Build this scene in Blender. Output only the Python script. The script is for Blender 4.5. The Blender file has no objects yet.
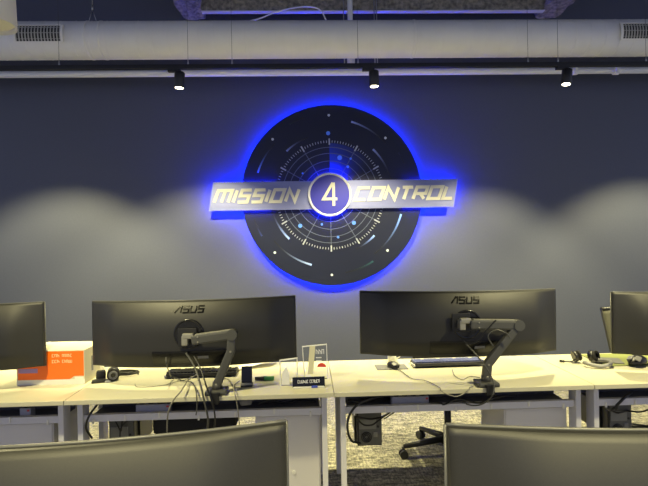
import bpy, bmesh, math, random
from mathutils import Vector, Matrix

random.seed(4)
R = math.radians
scene = bpy.context.scene
col = scene.collection

# ------------------------------------------------------------------ camera, world, exposure
F_PX = 487.0
CAM = Vector((0.0, 0.0, 1.53))
CAM_ROT = Matrix.Rotation(R(-2.0), 3, 'Z') @ Matrix.Rotation(R(90.0), 3, 'X') @ Matrix.Rotation(R(-1.1), 3, 'Z')
cam_data = bpy.data.cameras.new('camera')
cam_data.sensor_fit = 'HORIZONTAL'
cam_data.sensor_width = 36.0
cam_data.lens = 36.0 * F_PX / 648.0
cam_data.clip_start = 0.02
cam = bpy.data.objects.new('camera', cam_data)
col.objects.link(cam)
cam.matrix_world = Matrix.Translation(CAM) @ CAM_ROT.to_4x4()
scene.camera = cam

vs = scene.view_settings
vs.view_transform = 'Standard'
vs.look = 'None'
vs.gamma = 1.0
vs.use_curve_mapping = False
vs.exposure = 0.2

world = bpy.data.worlds.new('office')
scene.world = world
world.use_nodes = True
bgn = world.node_tree.nodes['Background']
bgn.inputs[0].default_value = (0.50, 0.55, 0.82, 1)
bgn.inputs[1].default_value = 0.85

WARM = (1.0, 0.89, 0.46)
TRACK_W = 320.0      # watts of each track spot
PENDANT_W = 210.0    # watts of each pendant
LED = 125.0           # strength of the blue strips behind the sign


def at(px, py, Y):
    """world point seen at a photo pixel, at distance Y from the camera"""
    d = CAM_ROT @ Vector(((px - 324) / F_PX, -(py - 243) / F_PX, -1))
    return CAM + d * (Y / d.y)


# ------------------------------------------------------------------ materials
def mat(name, base, rough=0.5, metal=0.0, spec=0.5, emit=None, emit_s=0.0, alpha=1.0, trans=0.0, coat=0.0):
    m = bpy.data.materials.new(name)
    m.use_nodes = True
    b = m.node_tree.nodes['Principled BSDF']
    b.inputs['Base Color'].default_value = (*base, 1)
    b.inputs['Roughness'].default_value = rough
    b.inputs['Metallic'].default_value = metal
    b.inputs['Specular IOR Level'].default_value = spec
    b.inputs['Transmission Weight'].default_value = trans
    b.inputs['Coat Weight'].default_value = coat
    if emit:
        b.inputs['Emission Color'].default_value = (*emit, 1)
        b.inputs['Emission Strength'].default_value = emit_s
    return m


def noise_mat(name, c0, c1, scale=20.0, rough=0.6, bump=0.0, stretch=(1, 1, 1), detail=4.0, metal=0.0, spec=0.5, lo=0.35, hi=0.65, bscale=None):
    m = mat(name, c0, rough, metal, spec)
    nt = m.node_tree
    b = nt.nodes['Principled BSDF']
    tc = nt.nodes.new('ShaderNodeTexCoord')
    mp = nt.nodes.new('ShaderNodeMapping')
    mp.inputs['Scale'].default_value = stretch
    nt.links.new(tc.outputs['Object'], mp.inputs['Vector'])
    n = nt.nodes.new('ShaderNodeTexNoise')
    n.inputs['Scale'].default_value = scale
    n.inputs['Detail'].default_value = detail
    nt.links.new(mp.outputs['Vector'], n.inputs['Vector'])
    r = nt.nodes.new('ShaderNodeValToRGB')
    r.color_ramp.elements[0].position = lo
    r.color_ramp.elements[0].color = (*c0, 1)
    r.color_ramp.elements[1].position = hi
    r.color_ramp.elements[1].color = (*c1, 1)
    nt.links.new(n.outputs['Fac'], r.inputs['Fac'])
    nt.links.new(r.outputs['Color'], b.inputs['Base Color'])
    if bump:
        src = n
        if bscale:
            src = nt.nodes.new('ShaderNodeTexNoise')
            src.inputs['Scale'].default_value = bscale
            nt.links.new(mp.outputs['Vector'], src.inputs['Vector'])
        bp = nt.nodes.new('ShaderNodeBump')
        bp.inputs['Strength'].default_value = bump
        bp.inputs['Distance'].default_value = 0.01
        nt.links.new(src.outputs['Fac'], bp.inputs['Height'])
        nt.links.new(bp.outputs['Normal'], b.inputs['Normal'])
    return m


M = {}
M['wall'] = noise_mat('navy_wall_paint', (0.078, 0.087, 0.128), (0.084, 0.093, 0.136), 60, 0.55, 0.05)
M['ceiling'] = noise_mat('dark_ceiling_paint', (0.022, 0.026, 0.050), (0.028, 0.032, 0.060), 6, 0.9)
M['base'] = mat('baseboard_vinyl', (0.25, 0.25, 0.28), 0.5)
M['desk'] = noise_mat('white_laminate', (0.55, 0.525, 0.39), (0.58, 0.555, 0.415), 3, 0.32)
M['frame'] = mat('light_grey_powder_coat', (0.64, 0.63, 0.67), 0.45)
M['tray'] = mat('cable_tray_steel', (0.11, 0.11, 0.14), 0.6)
M['cabinet'] = mat('cabinet_panel', (0.66, 0.64, 0.64), 0.5)
M['black'] = mat('black_plastic', (0.012, 0.012, 0.013), 0.42)
M['monitor'] = noise_mat('monitor_back_plastic', (0.012, 0.0118, 0.0115), (0.015, 0.0145, 0.014), 300, 0.54, 0.05, spec=0.6, bscale=900)
M['bezel'] = mat('monitor_edge', (0.10, 0.10, 0.095), 0.35)
M['screen'] = mat('dark_screen', (0.01, 0.01, 0.012), 0.2)
M['gloss'] = mat('gloss_black', (0.006, 0.006, 0.007), 0.25)
M['logo'] = mat('logo_black', (0.004, 0.004, 0.004), 0.2)
M['arm'] = mat('arm_grey_metal', (0.085, 0.085, 0.080), 0.42, 0.25)
M['armcap'] = mat('arm_light_metal', (0.34, 0.33, 0.28), 0.35, 0.5)
M['duct'] = noise_mat('white_duct_paint', (0.80, 0.79, 0.74), (0.84, 0.83, 0.78), 5, 0.5, 0.0)
M['grille'] = mat('grille_metal', (0.42, 0.42, 0.38), 0.5)
M['grille_dark'] = mat('grille_inside', (0.02, 0.02, 0.022), 0.8)
M['pipe'] = mat('white_pipe', (0.84, 0.84, 0.84), 0.4)
M['flange'] = mat('beam_flange_paint', (0.60, 0.60, 0.62), 0.7)
M['wire'] = mat('dark_wire', (0.05, 0.05, 0.05), 0.5)
M['steel'] = mat('steel_wire', (0.45, 0.45, 0.46), 0.35, 0.8)
M['concrete'] = noise_mat('sprayed_fireproofing', (0.13, 0.12, 0.105), (0.36, 0.33, 0.27), 26, 0.95, 1.0, detail=8)
M['lens'] = mat('lamp_lens', (0.9, 0.85, 0.7), 0.4, emit=(1.0, 0.90, 0.62), emit_s=9.0)
M['shade'] = mat('white_lamp_shade', (0.72, 0.70, 0.64), 0.5)
M['disc'] = mat('sign_disc_print', (0.010, 0.013, 0.034), 0.42, spec=0.35)
M['line'] = mat('radar_line_print', (0.095, 0.115, 0.175), 0.5)
M['tick'] = mat('radar_tick_print', (0.36, 0.39, 0.44), 0.5)
M['star'] = mat('star_print', (0.55, 0.60, 0.66), 0.5)
M['bluedot'] = mat('blue_dot_print', (0.10, 0.28, 0.85), 0.5)
M['letter'] = mat('sign_letter_cream', (0.62, 0.615, 0.55), 0.45)
M['roundel'] = mat('roundel_blue', (0.030, 0.030, 0.42), 0.4)
M['rim'] = mat('roundel_rim', (0.62, 0.62, 0.72), 0.35)
M['led'] = mat('blue_led', (0.0, 0.01, 0.3), 0.5, emit=(0.0, 0.018, 1.0), emit_s=LED)
M['orange'] = mat('orange_print', (0.88, 0.15, 0.004), 0.5)
M['violet'] = mat('violet_print', (0.33, 0.22, 0.48), 0.5)
M['card'] = mat('pale_carton', (0.62, 0.58, 0.43), 0.6)
M['cardw'] = mat('white_carton', (0.76, 0.74, 0.68), 0.6)
M['pinkprint'] = mat('pale_print', (0.90, 0.55, 0.30), 0.6)
M['white'] = mat('white_plastic', (0.75, 0.74, 0.70), 0.4)
M['paper'] = mat('white_paper', (0.78, 0.76, 0.68), 0.7)
M['greycable'] = mat('grey_cable', (0.07, 0.07, 0.065), 0.5)
M['palecable'] = mat('pale_cable', (0.24, 0.23, 0.19), 0.5)
M['keys'] = mat('keys_blue_glow_tint', (0.12, 0.14, 0.34), 0.5)  # blue glow on the dark keycaps, put into their base colour
M['keyboard'] = mat('keyboard_body', (0.05, 0.05, 0.055), 0.5)
M['padgrey'] = mat('grey_pad', (0.16, 0.16, 0.17), 0.8)
M['padgreen'] = mat('green_pad', (0.20, 0.225, 0.07), 0.8)
M['grey'] = mat('mid_grey_plastic', (0.22, 0.22, 0.22), 0.45)
M['strip'] = mat('power_strip_grey', (0.36, 0.36, 0.42), 0.5)
M['pc'] = mat('pc_rear_metal', (0.12, 0.12, 0.115), 0.45, 0.3)
M['pclight'] = mat('pc_plate_metal', (0.22, 0.22, 0.21), 0.4, 0.3)
M['fabric'] = noise_mat('black_chair_fabric', (0.010, 0.010, 0.011), (0.016, 0.016, 0.017), 200, 0.9, 0.1)
M['mesh_beige'] = noise_mat('grey_beige_mesh', (0.07, 0.069, 0.052), (0.09, 0.088, 0.066), 250, 0.8, 0.1)
M['red'] = mat('red_print', (0.65, 0.06, 0.04), 0.5)
M['green'] = mat('green_plastic', (0.05, 0.26, 0.08), 0.4)
M['cream'] = mat('cream_strip', (0.72, 0.68, 0.48), 0.5)
M['bluestick'] = mat('blue_sticker', (0.05, 0.08, 0.5), 0.5)
M['glass'] = mat('clear_acrylic', (0.95, 0.97, 0.96), 0.03, trans=1.0)
M['glass'].node_tree.nodes['Principled BSDF'].inputs['IOR'].default_value = 1.2
M['etch'] = mat('etched_white', (0.75, 0.75, 0.78), 0.6)


def brushed():
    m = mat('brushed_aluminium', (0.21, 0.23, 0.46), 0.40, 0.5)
    nt = m.node_tree
    b = nt.nodes['Principled BSDF']
    tc = nt.nodes.new('ShaderNodeTexCoord')
    mp = nt.nodes.new('ShaderNodeMapping')
    mp.inputs['Scale'].default_value = (2, 2, 500)
    n = nt.nodes.new('ShaderNodeTexNoise')
    n.inputs['Scale'].default_value = 1.0
    n.inputs['Detail'].default_value = 1.0
    bp = nt.nodes.new('ShaderNodeBump')
    bp.inputs['Strength'].default_value = 0.5
    bp.inputs['Distance'].default_value = 0.002
    nt.links.new(tc.outputs['Object'], mp.inputs['Vector'])
    nt.links.new(mp.outputs['Vector'], n.inputs['Vector'])
    nt.links.new(n.outputs['Fac'], bp.inputs['Height'])
    nt.links.new(bp.outputs['Normal'], b.inputs['Normal'])
    return m


M['brushed'] = brushed()


def carpet():
    m = mat('woven_carpet', (0.3, 0.3, 0.25), 0.95, spec=0.1)
    nt = m.node_tree
    b = nt.nodes['Principled BSDF']
    tc = nt.nodes.new('ShaderNodeTexCoord')
    facs = []
    for rot, sc in ((0.0, (22, 75, 1)), (0.0, (80, 24, 1)), (0.6, (8, 34, 1))):
        mp = nt.nodes.new('ShaderNodeMapping')
        mp.inputs['Rotation'].default_value = (0, 0, rot)
        mp.inputs['Scale'].default_value = sc
        nt.links.new(tc.outputs['Object'], mp.inputs['Vector'])
        n = nt.nodes.new('ShaderNodeTexNoise')
        n.inputs['Scale'].default_value = 1.0
        n.inputs['Detail'].default_value = 3.0
        n.inputs['Roughness'].default_value = 0.7
        nt.links.new(mp.outputs['Vector'], n.inputs['Vector'])
        facs.append(n.outputs['Fac'])
    a = nt.nodes.new('ShaderNodeMath'); a.operation = 'MULTIPLY'
    nt.links.new(facs[0], a.inputs[0]); nt.links.new(facs[1], a.inputs[1])
    c = nt.nodes.new('ShaderNodeMath'); c.operation = 'MULTIPLY'
    nt.links.new(a.outputs[0], c.inputs[0]); nt.links.new(facs[2], c.inputs[1])
    r = nt.nodes.new('ShaderNodeValToRGB')
    e = r.color_ramp.elements
    e[0].position = 0.085; e[0].color = (0.10, 0.098, 0.085, 1)
    e[1].position = 0.20; e[1].color = (0.44, 0.415, 0.315, 1)
    nt.links.new(c.outputs[0], r.inputs['Fac'])
    nt.links.new(r.outputs['Color'], b.inputs['Base Color'])
    return m


M['carpet'] = carpet()


def sweep_mat():
    """printed sweep: bright blue beside the upright edge and the hub, fading clockwise and outwards"""
    m = mat('sweep_print', (0.01, 0.05, 0.3), 0.5)
    nt = m.node_tree
    b = nt.nodes['Principled BSDF']
    at_ = nt.nodes.new('ShaderNodeVertexColor')
    at_.layer_name = 'print'
    nt.links.new(at_.outputs['Color'], b.inputs['Base Color'])
    return m


M['sweep'] = sweep_mat()


# ------------------------------------------------------------------ mesh builder
class MB:
    def __init__(s):
        s.bm = bmesh.new()
        s.cl = s.bm.loops.layers.color.new('print')

    def _face(s, vs_):
        try:
            return s.bm.faces.new(vs_)
        except ValueError:
            return None

    def box(s, c, size, rot=None, bev=0.0):
        c = Vector(c)
        h = Vector(size) / 2
        g = bmesh.new()
        bmesh.ops.create_cube(g, size=1.0)
        for v in g.verts:
            v.co = Vector((v.co.x * size[0], v.co.y * size[1], v.co.z * size[2]))
        if bev:
            bmesh.ops.bevel(g, geom=list(g.edges), offset=bev, segments=2, affect='EDGES', profile=0.6)
        s.merge(g, (Matrix.Translation(c) @ (rot.to_4x4() if rot else Matrix.Identity(4))))
        return s

    def merge(s, g, mtx):
        mp = {}
        for v in g.verts:
            mp[v] = s.bm.verts.new(mtx @ v.co)
        for f in g.faces:
            nf = s._face([mp[v] for v in f.verts])
            if nf:
                nf.smooth = f.smooth
        g.free()

    def cone(s, p0, p1, r0, r1=None, seg=20, caps=True, smooth=True):
        p0, p1 = Vector(p0), Vector(p1)
        r1 = r0 if r1 is None else r1
        d = (p1 - p0).normalized()
        a = d.orthogonal().normalized()
        b = d.cross(a)
        rings = []
        for p, r in ((p0, r0), (p1, r1)):
            rings.append([s.bm.verts.new(p + (a * math.cos(2 * math.pi * i / seg) + b * math.sin(2 * math.pi * i / seg)) * r) for i in range(seg)])
        for i in range(seg):
            f = s._face([rings[0][i], rings[0][(i + 1) % seg], rings[1][(i + 1) % seg], rings[1][i]])
            if f: f.smooth = smooth
        if caps:
            s._face(list(reversed(rings[0])))
            s._face(rings[1])
        return s

    def lathe(s, prof, axis_o=(0, 0, 0), axis='Z', seg=40, closed=False):
        o = Vector(axis_o)
        rings = []
        for r, h in prof:
            ring = []
            for i in range(seg):
                t = 2 * math.pi * i / seg
                if axis == 'Z': p = Vector((r * math.cos(t), r * math.sin(t), h))
                elif axis == 'X': p = Vector((h, r * math.cos(t), r * math.sin(t)))
                else: p = Vector((r * math.cos(t), h, r * math.sin(t)))
                ring.append(s.bm.verts.new(o + p))
            rings.append(ring)
        n = len(rings)
        for k in range(n if closed else n - 1):
            A, B = rings[k], rings[(k + 1) % n]
            for i in range(seg):
                f = s._face([A[i], A[(i + 1) % seg], B[(i + 1) % seg], B[i]])
                if f: f.smooth = True
        if not closed:
            s._face(list(reversed(rings[0])))
            s._face(rings[-1])
        return s

    def tube(s, pts, r, seg=8, smooth_n=0):
        pts = [Vector(p) for p in pts]
        if smooth_n:
            pts = catmull(pts, smooth_n)
        rings = []
        prev = None
        for i, p in enumerate(pts):
            t = (pts[min(i + 1, len(pts) - 1)] - pts[max(i - 1, 0)]).normalized()
            if prev is None:
                a = t.orthogonal().normalized()
            else:
                a = (prev - t * prev.dot(t))
                a = a.normalized() if a.length > 1e-6 else t.orthogonal().normalized()
            prev = a
            b = t.cross(a)
            rr = r[i] if isinstance(r, (list, tuple)) else r
            rings.append([s.bm.verts.new(p + (a * math.cos(2 * math.pi * k / seg) + b * math.sin(2 * math.pi * k / seg)) * rr) for k in range(seg)])
        for A, B in zip(rings, rings[1:]):
            for i in range(seg):
                f = s._face([A[i], A[(i + 1) % seg], B[(i + 1) % seg], B[i]])
                if f: f.smooth = True
        s._face(list(reversed(rings[0])))
        s._face(rings[-1])
        return s

    def prism(s, outline, fn):
        """outline: 2D points; fn(x, y, k) -> 3D for k = 0 (front) or 1 (back)"""
        A = [s.bm.verts.new(fn(x, y, 0)) for x, y in outline]
        B = [s.bm.verts.new(fn(x, y, 1)) for x, y in outline]
        s._face(A)
        s._face(list(reversed(B)))
        n = len(A)
        for i in range(n):
            s._face([A[i], B[i], B[(i + 1) % n], A[(i + 1) % n]])
        return s

    def stroke(s, pts, w, fn, closed=False, taper=None):
        """a flat ribbon along a 2D polyline, given thickness by fn(x, y, k)"""
        P = [Vector((p[0], p[1])) for p in pts]
        n = len(P)
        L, Rr = [], []
        for i in range(n):
            if closed:
                d0 = (P[i] - P[i - 1]).normalized(); d1 = (P[(i + 1) % n] - P[i]).normalized()
            else:
                d0 = (P[i] - P[i - 1]).normalized() if i > 0 else (P[1] - P[0]).normalized()
                d1 = (P[i + 1] - P[i]).normalized() if i < n - 1 else d0
            n0 = Vector((-d0.y, d0.x)); n1 = Vector((-d1.y, d1.x))
            m_ = (n0 + n1)
            m_ = m_.normalized() if m_.length > 1e-6 else n0
            k = 1.0 / max(0.45, m_.dot(n0))
            ww = (w if taper is None else taper[i]) / 2
            L.append(P[i] + m_ * ww * k); Rr.append(P[i] - m_ * ww * k)
        V = [[s.bm.verts.new(fn(q.x, q.y, k)) for q in side] for side in (L, Rr) for k in (0, 1)]
        LF, LB, RF, RB = V
        for i in range(n if closed else n - 1):
            j = (i + 1) % n
            s._face([LF[i], RF[i], RF[j], LF[j]])
            s._face([LB[j], RB[j], RB[i], LB[i]])
            s._face([LF[i], LF[j], LB[j], LB[i]])
            s._face([RF[j], RF[i], RB[i], RB[j]])
        if not closed:
            s._face([LF[0], LB[0], RB[0], RF[0]])
            s._face([LF[-1], RF[-1], RB[-1], LB[-1]])
        return s

    def build(s, name, m, parent=None, smooth=None, recalc=True):
        if recalc:
            bmesh.ops.recalc_face_normals(s.bm, faces=list(s.bm.faces))
        if smooth is not None:
            for f in s.bm.faces: f.smooth = smooth
        me = bpy.data.meshes.new(name)
        s.bm.to_mesh(me)
        s.bm.free()
        me.materials.append(m)
        o = bpy.data.objects.new(name, me)
        col.objects.link(o)
        if parent: o.parent = parent
        return o


def catmull(pts, n):
    out = []
    P = [pts[0]] + list(pts) + [pts[-1]]
    for i in range(1, len(P) - 2):
        p0, p1, p2, p3 = P[i - 1], P[i], P[i + 1], P[i + 2]
        for k in range(n):
            t = k / n
            out.append(0.5 * ((2 * p1) + (p2 - p0) * t + (2 * p0 - 5 * p1 + 4 * p2 - p3) * t * t + (3 * p1 - p0 - 3 * p2 + p3) * t ** 3))
    out.append(pts[-1])
    return out


def tag(o, label=None, cat=None, group=None, kind=None):
    if label: o['label'] = label
    if cat: o['category'] = cat
    if group: o['group'] = group
    if kind: o['kind'] = kind
    return o


def thing(name, label, cat, loc=(0, 0, 0), rz=0.0, group=None):
    o = bpy.data.objects.new(name, None)
    o.empty_display_size = 0.05
    col.objects.link(o)
    o.location = loc
    o.rotation_euler = (0, 0, rz)
    return tag(o, label, cat, group)


def copy_tree(o, parent=None):
    c = o.copy()
    col.objects.link(c)
    if parent: c.parent = parent
    for ch in list(o.children):
        copy_tree(ch, c)
    return c


def struct(mb, name, m):
    return tag(mb.build(name, m), kind='structure')


def smooth01(t):
    t = max(0.0, min(1.0, t))
    return t * t * (3 - 2 * t)


# ------------------------------------------------------------------ the setting
WALL_Y, CEIL = 4.85, 4.15
struct(MB().box((0.3, 0.6, -0.05), (14, 8.9, 0.1)), 'floor', M['carpet'])
struct(MB().box((0.3, WALL_Y + 0.1, CEIL / 2), (14, 0.2, CEIL)), 'wall_back', M['wall'])
struct(MB().box((0.3, 0.6, CEIL + 0.05), (14, 8.9, 0.1)), 'ceiling', M['ceiling'])
struct(MB().box((0.3, WALL_Y - 0.006, 0.05), (14, 0.012, 0.1), bev=0.003), 'baseboard_back', M['base'])


def rough_beam(name, c, size, n, label):
    """steel beam under lumpy sprayed fireproofing"""
    g = bmesh.new()
    bmesh.ops.create_cube(g, size=1.0)
    for v in g.verts:
        v.co = Vector((v.co.x * size[0], v.co.y * size[1], v.co.z * size[2])) + Vector(c)
    cuts = n
    long_axis = 0 if size[0] > size[1] else 1
    es = [e for e in g.edges if abs((e.verts[0].co - e.verts[1].co)[long_axis]) > 0.5 * size[long_axis]]
    bmesh.ops.subdivide_edges(g, edges=es, cuts=cuts, use_grid_fill=True)
    es = [e for e in g.edges if abs((e.verts[0].co - e.verts[1].co)[long_axis]) < 1e-4]
    bmesh.ops.subdivide_edges(g, edges=es, cuts=4, use_grid_fill=True)
    rnd = random.Random(len(name) + n)
    for v in g.verts:
        v.co += Vector((rnd.uniform(-1, 1), rnd.uniform(-1, 1), rnd.uniform(-1, 1))) * 0.010
    mb = MB()
    mb.merge(g, Matrix.Identity(4))
    return struct(mb, name, M['concrete'])


rough_beam('ceiling_beam', (-1.06, 3.2, 3.95), (0.22, 3.26, 0.40), 40, '')
rough_beam('ceiling_beam', (2.44, 3.2, 3.95), (0.22, 3.26, 0.40), 40, '')
rough_beam('ceiling_beam', (0.69, 4.635, 3.945), (3.28, 0.05, 0.42), 44, '')
struct(MB().box((0.69, 4.63, 3.728), (3.28, 0.056, 0.010), bev=0.003), 'beam_flange', M['flange'])

# ------------------------------------------------------------------ duct
duct = thing('ventilation_duct', 'long round white spiral ventilation duct below the dark ceiling', 'duct', (0, 4.11, 3.247))
DR = 0.150
MB().lathe([(DR, -4.2), (DR, 5.0)], axis='X', seg=64).build('duct_shell', M['duct'], duct)
rb = MB()
x = -4.1
while x < 5.0:
    rb.lathe([(DR - 0.001, x - 0.003), (DR + 0.0012, x - 0.0012), (DR + 0.0012, x + 0.0012), (DR - 0.001, x + 0.003)], axis='X', seg=64)
    x += 0.125
rb.build('spiral_seam', M['duct'], duct)
for bx in (-1.77, -1.66, 0.92, 3.05):
    MB().lathe([(DR + .001, bx), (DR + 0.003, bx + .002), (DR + 0.003, bx + 0.018), (DR + .001, bx + 0.02)], axis='X', seg=48).build('seam_band', M['duct'], duct)


def duct_grille(x0, x1):
    a0, a1 = R(-25), R(25)     # angle above the horizontal, on the side that faces the desks

    def fn(off):
        def f(x, a, k):
            r = DR + off + (0.006 if k == 0 else -0.002)
            return Vector((x, -r * math.cos(a), r * math.sin(a)))
        return f
    fr = MB()
    f = fn(0.006)
    N = 6
    aa = [a0 + (a1 - a0) * i / N for i in range(N + 1)]
    fr.stroke([(x0, aa[0]), (x1, aa[0])], 0.07, f)
    fr.stroke([(x0, aa[-1]), (x1, aa[-1])], 0.07, f)
    fr.stroke([(x0, a) for a in aa], 0.02, f)
    fr.stroke([(x1, a) for a in aa], 0.02, f)
    g = fr.build('grille', M['duct'], duct)
    bk = MB()
    ff = fn(0.0)
    for i in range(N):
        bk.prism([(x0, aa[i]), (x1, aa[i]), (x1, aa[i + 1]), (x0, aa[i + 1])], ff)
    bk.build('grille_back', M['grille_dark'], g)
    sl = MB()
    fs = fn(0.004)
    n = 15
    for i in range(n):
        xx = x0 + (x1 - x0) * (i + 0.5) / n
        sl.stroke([(xx, a) for a in aa], 0.010, fs)
    for a in aa[1:-1:2]:
        sl.stroke([(x0, a), (x1, a)], 0.02, fs)
    sl.build('slats', M['grille'], g)


gx0 = at(12, 34, 3.93).x; gx1 = at(60, 34, 3.93).x
duct_grille(gx0, gx1)
gx0 = at(624, 30, 3.93).x
duct_grille(gx0, gx0 + 0.36)
for hx in (at(92, 15, 4.1).x, 3.35, -3.6):
    h = MB()
    h.tube([(hx, 0, CEIL - 3.247), (hx, 0, DR + 0.12)], 0.004)
    h.cone((hx, 0, DR + 0.10), (hx, 0, DR + 0.145), 0.008)
    h.tube([(hx, 0, DR + 0.11), (hx - 0.035, 0, DR - 0.002)], 0.003)
    h.tube([(hx, 0, DR + 0.11), (hx + 0.035, 0, DR - 0.002)], 0.003)
    h.build('hanger', M['steel'], duct)

# ------------------------------------------------------------------ sprinkler pipe behind the track
PY, PZ = 4.5, 3.108
pipe = thing('ceiling_pipe', 'straight white pipe running level along the wall behind the track', 'pipe', (0, PY, PZ))
MB().cone((-4.5, 0, 0), (5.2, 0, 0), 0.031, seg=24).build('pipe_run', M['pipe'], pipe)
for px, tilt in ((574, 0.0), (616, 0.35)):
    c = at(px, 70.5, PY).x
    q = MB()
    q.cone((c - 0.022, 0, 0), (c + 0.022, 0, 0), 0.042, seg=20)
    q.box((c, -0.035, 0.0), (0.03, 0.03, 0.10), Matrix.Rotation(tilt, 3, 'Y'), 0.006)
    q.build('coupling', M['pipe'], pipe)
rx = at(351, 62, PY).x
q = MB()
q.cone((rx, 0, 0.02), (rx, 0, CEIL - PZ), 0.024, seg=16)
q.cone((rx, 0, 0.03), (rx, 0, 0.19), 0.036, seg=20)
q.build('riser', M['pipe'], pipe)
for px in (343.5, 374, 376.5):
    c = at(px, 10, PY).x
    MB().tube([(c, 0.0, 0.03), (c, 0.0, CEIL - PZ)], 0.005).build('hanger_rod', M['steel'], pipe)

dc = MB()
dc.tube([at(236, 24, 4.46), at(258, 19, 4.45), at(276, 12, 4.45), at(296, 7.5, 4.45), at(312, 7, 4.45), at(321, 11, 4.46), at(326, 20, 4.46)], 0.007, smooth_n=8)
tag(dc.build('slack_cable', M['pipe']), 'slack white cable looping under the ceiling beam above the duct', 'cable')

# ------------------------------------------------------------------ lighting track with spots
TY, TZ = 3.60, 2.838
track = thing('lighting_track', 'long black lighting track hung on thin wires in front of the duct', 'track', (0, TY, TZ))
tr = MB()
tr.box((0.2, 0, 0), (9.0, 0.036, 0.030), bev=0.002)
tr.build('rail', M['black'], track)
for px in (59, 188, 232, 358, 528, 558, 646, -60):
    c = at(px, 60, TY).x
    w = MB()
    w.tube([(c, 0, 0.01), (c, 0, CEIL - TZ)], 0.0014, seg=6)
    wo = w.build('hanging_wire', M['wire'], track)
    MB().cone((c, 0, 0.012), (c, 0, 0.06), 0.008, 0.003, seg=10).build('wire_grip', M['steel'], wo)


def make_spot(x, tilt_y, tilt_x, label):
    t = thing('track_spotlight', label, 'spotlight', (x, TY, TZ), 0, 'spotlights on the black track')
    MB().box((-0.03, 0, -0.025), (0.09, 0.034, 0.024), bev=0.003).build('adaptor', M['black'], t)
    MB().cone((-0.006, 0, -0.03), (-0.006, 0, -0.075), 0.009, seg=12).build('stem', M['black'], t)
    h = bpy.data.objects.new('lamp_housing', None)
    rot = Matrix.Rotation(tilt_y, 4, 'Y') @ Matrix.Rotation(tilt_x, 4, 'X')
    hb = MB()
    hb.lathe([(0.030, 0.0), (0.036, -0.004), (0.037, -0.012), (0.037, -0.114), (0.034, -0.118), (0.031, -0.118), (0.030, -0.106)], seg=32)
    hb.bm.transform(rot)
    ho = hb.build('lamp_housing', M['black'], t)
    ho.location = (0.010, 0, -0.038)
    lb = MB()
    lb.lathe([(0.0295, -0.112), (0.0295, -0.116)], seg=32)
    lb.bm.transform(rot)
    lb.build('lens', M['lens'], ho)
    ld = bpy.data.lights.new('spot_bulb', 'SPOT')
    ld.energy = TRACK_W
    ld.color = WARM
    ld.spot_size = R(97)
    ld.spot_blend = 0.50
    ld.shadow_soft_size = 0.03
    lo = bpy.data.objects.new('spot_bulb', ld)
    col.objects.link(lo)
    lo.parent = ho
    lo.matrix_local = rot @ Matrix.Translation((0, 0, -0.125)) @ Matrix.Rotation(R(23), 4, 'X')
    return t


SX = [at(178.5, 80, TY).x, at(372.5, 80, TY).x, at(566, 77, TY).x]
pitch_x = SX[1] - SX[0]
make_spot(SX[0], R(2), R(-3), 'lit black spotlight on the track, leftmost, left of the round sign')
make_spot(SX[1], R(-1), R(-2), 'lit black spotlight on the track, above the round sign')
make_spot(SX[2], R(8), R(-6), 'lit black spotlight tilted on the track, right of the round sign')
make_spot(SX[0] - pitch_x, R(0), R(-3), 'lit black spotlight on the track beyond the left end of the view')
make_spot(SX[2] + pitch_x, R(0), R(-3), 'lit black spotlight on the track beyond the right end of the view')


# ------------------------------------------------------------------ pendants over the aisle between the desk rows
def make_pendant(loc, label):
    t = thing('pendant_lamp', label, 'pendant lamp', loc, 0, 'white pendant lamps')
    s = MB()
    s.lathe([(0.070, 0.335), (0.086, 0.33), (0.098, 0.0), (0.094, -0.002), (0.088, 0.012), (0.078, 0.315)], seg=48, closed=True)
    sh = s.build('lamp_shade', M['shade'], t)
    MB().lathe([(0.087, 0.014), (0.087, 0.020)], seg=40).build('diffuser', M['shade'], sh)
    MB().cone((0, 0, 0.32), (0, 0, 0.35), 0.082, seg=40).build('lamp_cap', M['shade'], t)
    MB().tube([(0, 0, 0.34), (0, 0, CEIL - loc[2])], 0.004).build('cord', M['steel'], t)
    ld = bpy.data.lights.new('pendant_bulb', 'SPOT')
    ld.energy = PENDANT_W
    ld.color = WARM
    ld.spot_size = R(116)
    ld.spot_blend = 0.45
    ld.shadow_soft_size = 0.05
    lo = bpy.data.objects.new('pendant_bulb', ld)
    col.objects.link(lo)
    lo.parent = t
    lo.location = (0, 0, -0.01)
    return t


pc = at(-11, 25, 2.0)
make_pendant((pc.x, 2.0, pc.z), 'white tapered pendant lamp at the top left corner above the duct end')
make_pendant((pc.x + 3.15, 2.0, pc.z), 'white tapered pendant lamp hanging beyond the right end of the view')
make_pendant((-0.55, -0.25, pc.z + 0.25), 'white tapered pendant lamp hanging behind the viewer on the left')
make_pendant((1.0, -0.25, pc.z + 0.25), 'white tapered pendant lamp hanging behind the viewer on the right')

# ------------------------------------------------------------------ wall sign
SC = Vector((0.258, WALL_Y, 2.0))     # hub of the sign on the wall
SR = 0.888
sign = thing('wall_sign', 'round navy radar sign with silver MISSION 4 CONTROL bar and blue backlight', 'wall sign', SC)
mm = 0.00989                            # metres per printed unit
db = MB()
db.lathe([(SR - 0.004, -0.050), (SR, -0.052), (SR, -0.066), (SR - 0.003, -0.068)], axis='Y', seg=128)
disc = db.build('backing_disc', M['disc'], sign)
HX = -0.020          # the radar print and hub sit a little left of the disc's middle


def on_disc(off):
    def f(x, z, k):
        return Vector((x + HX, -0.068 - (off if k == 0 else -0.0005), z))
    return f


def arc(r, a0, a1, n=None):
    n = n or max(3, int(abs(a1 - a0) / 3))
    return [(r * math.cos(R(a0 + (a1 - a0) * i / n)), r * math.sin(R(a0 + (a1 - a0) * i / n))) for i in range(n + 1)]


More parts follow.
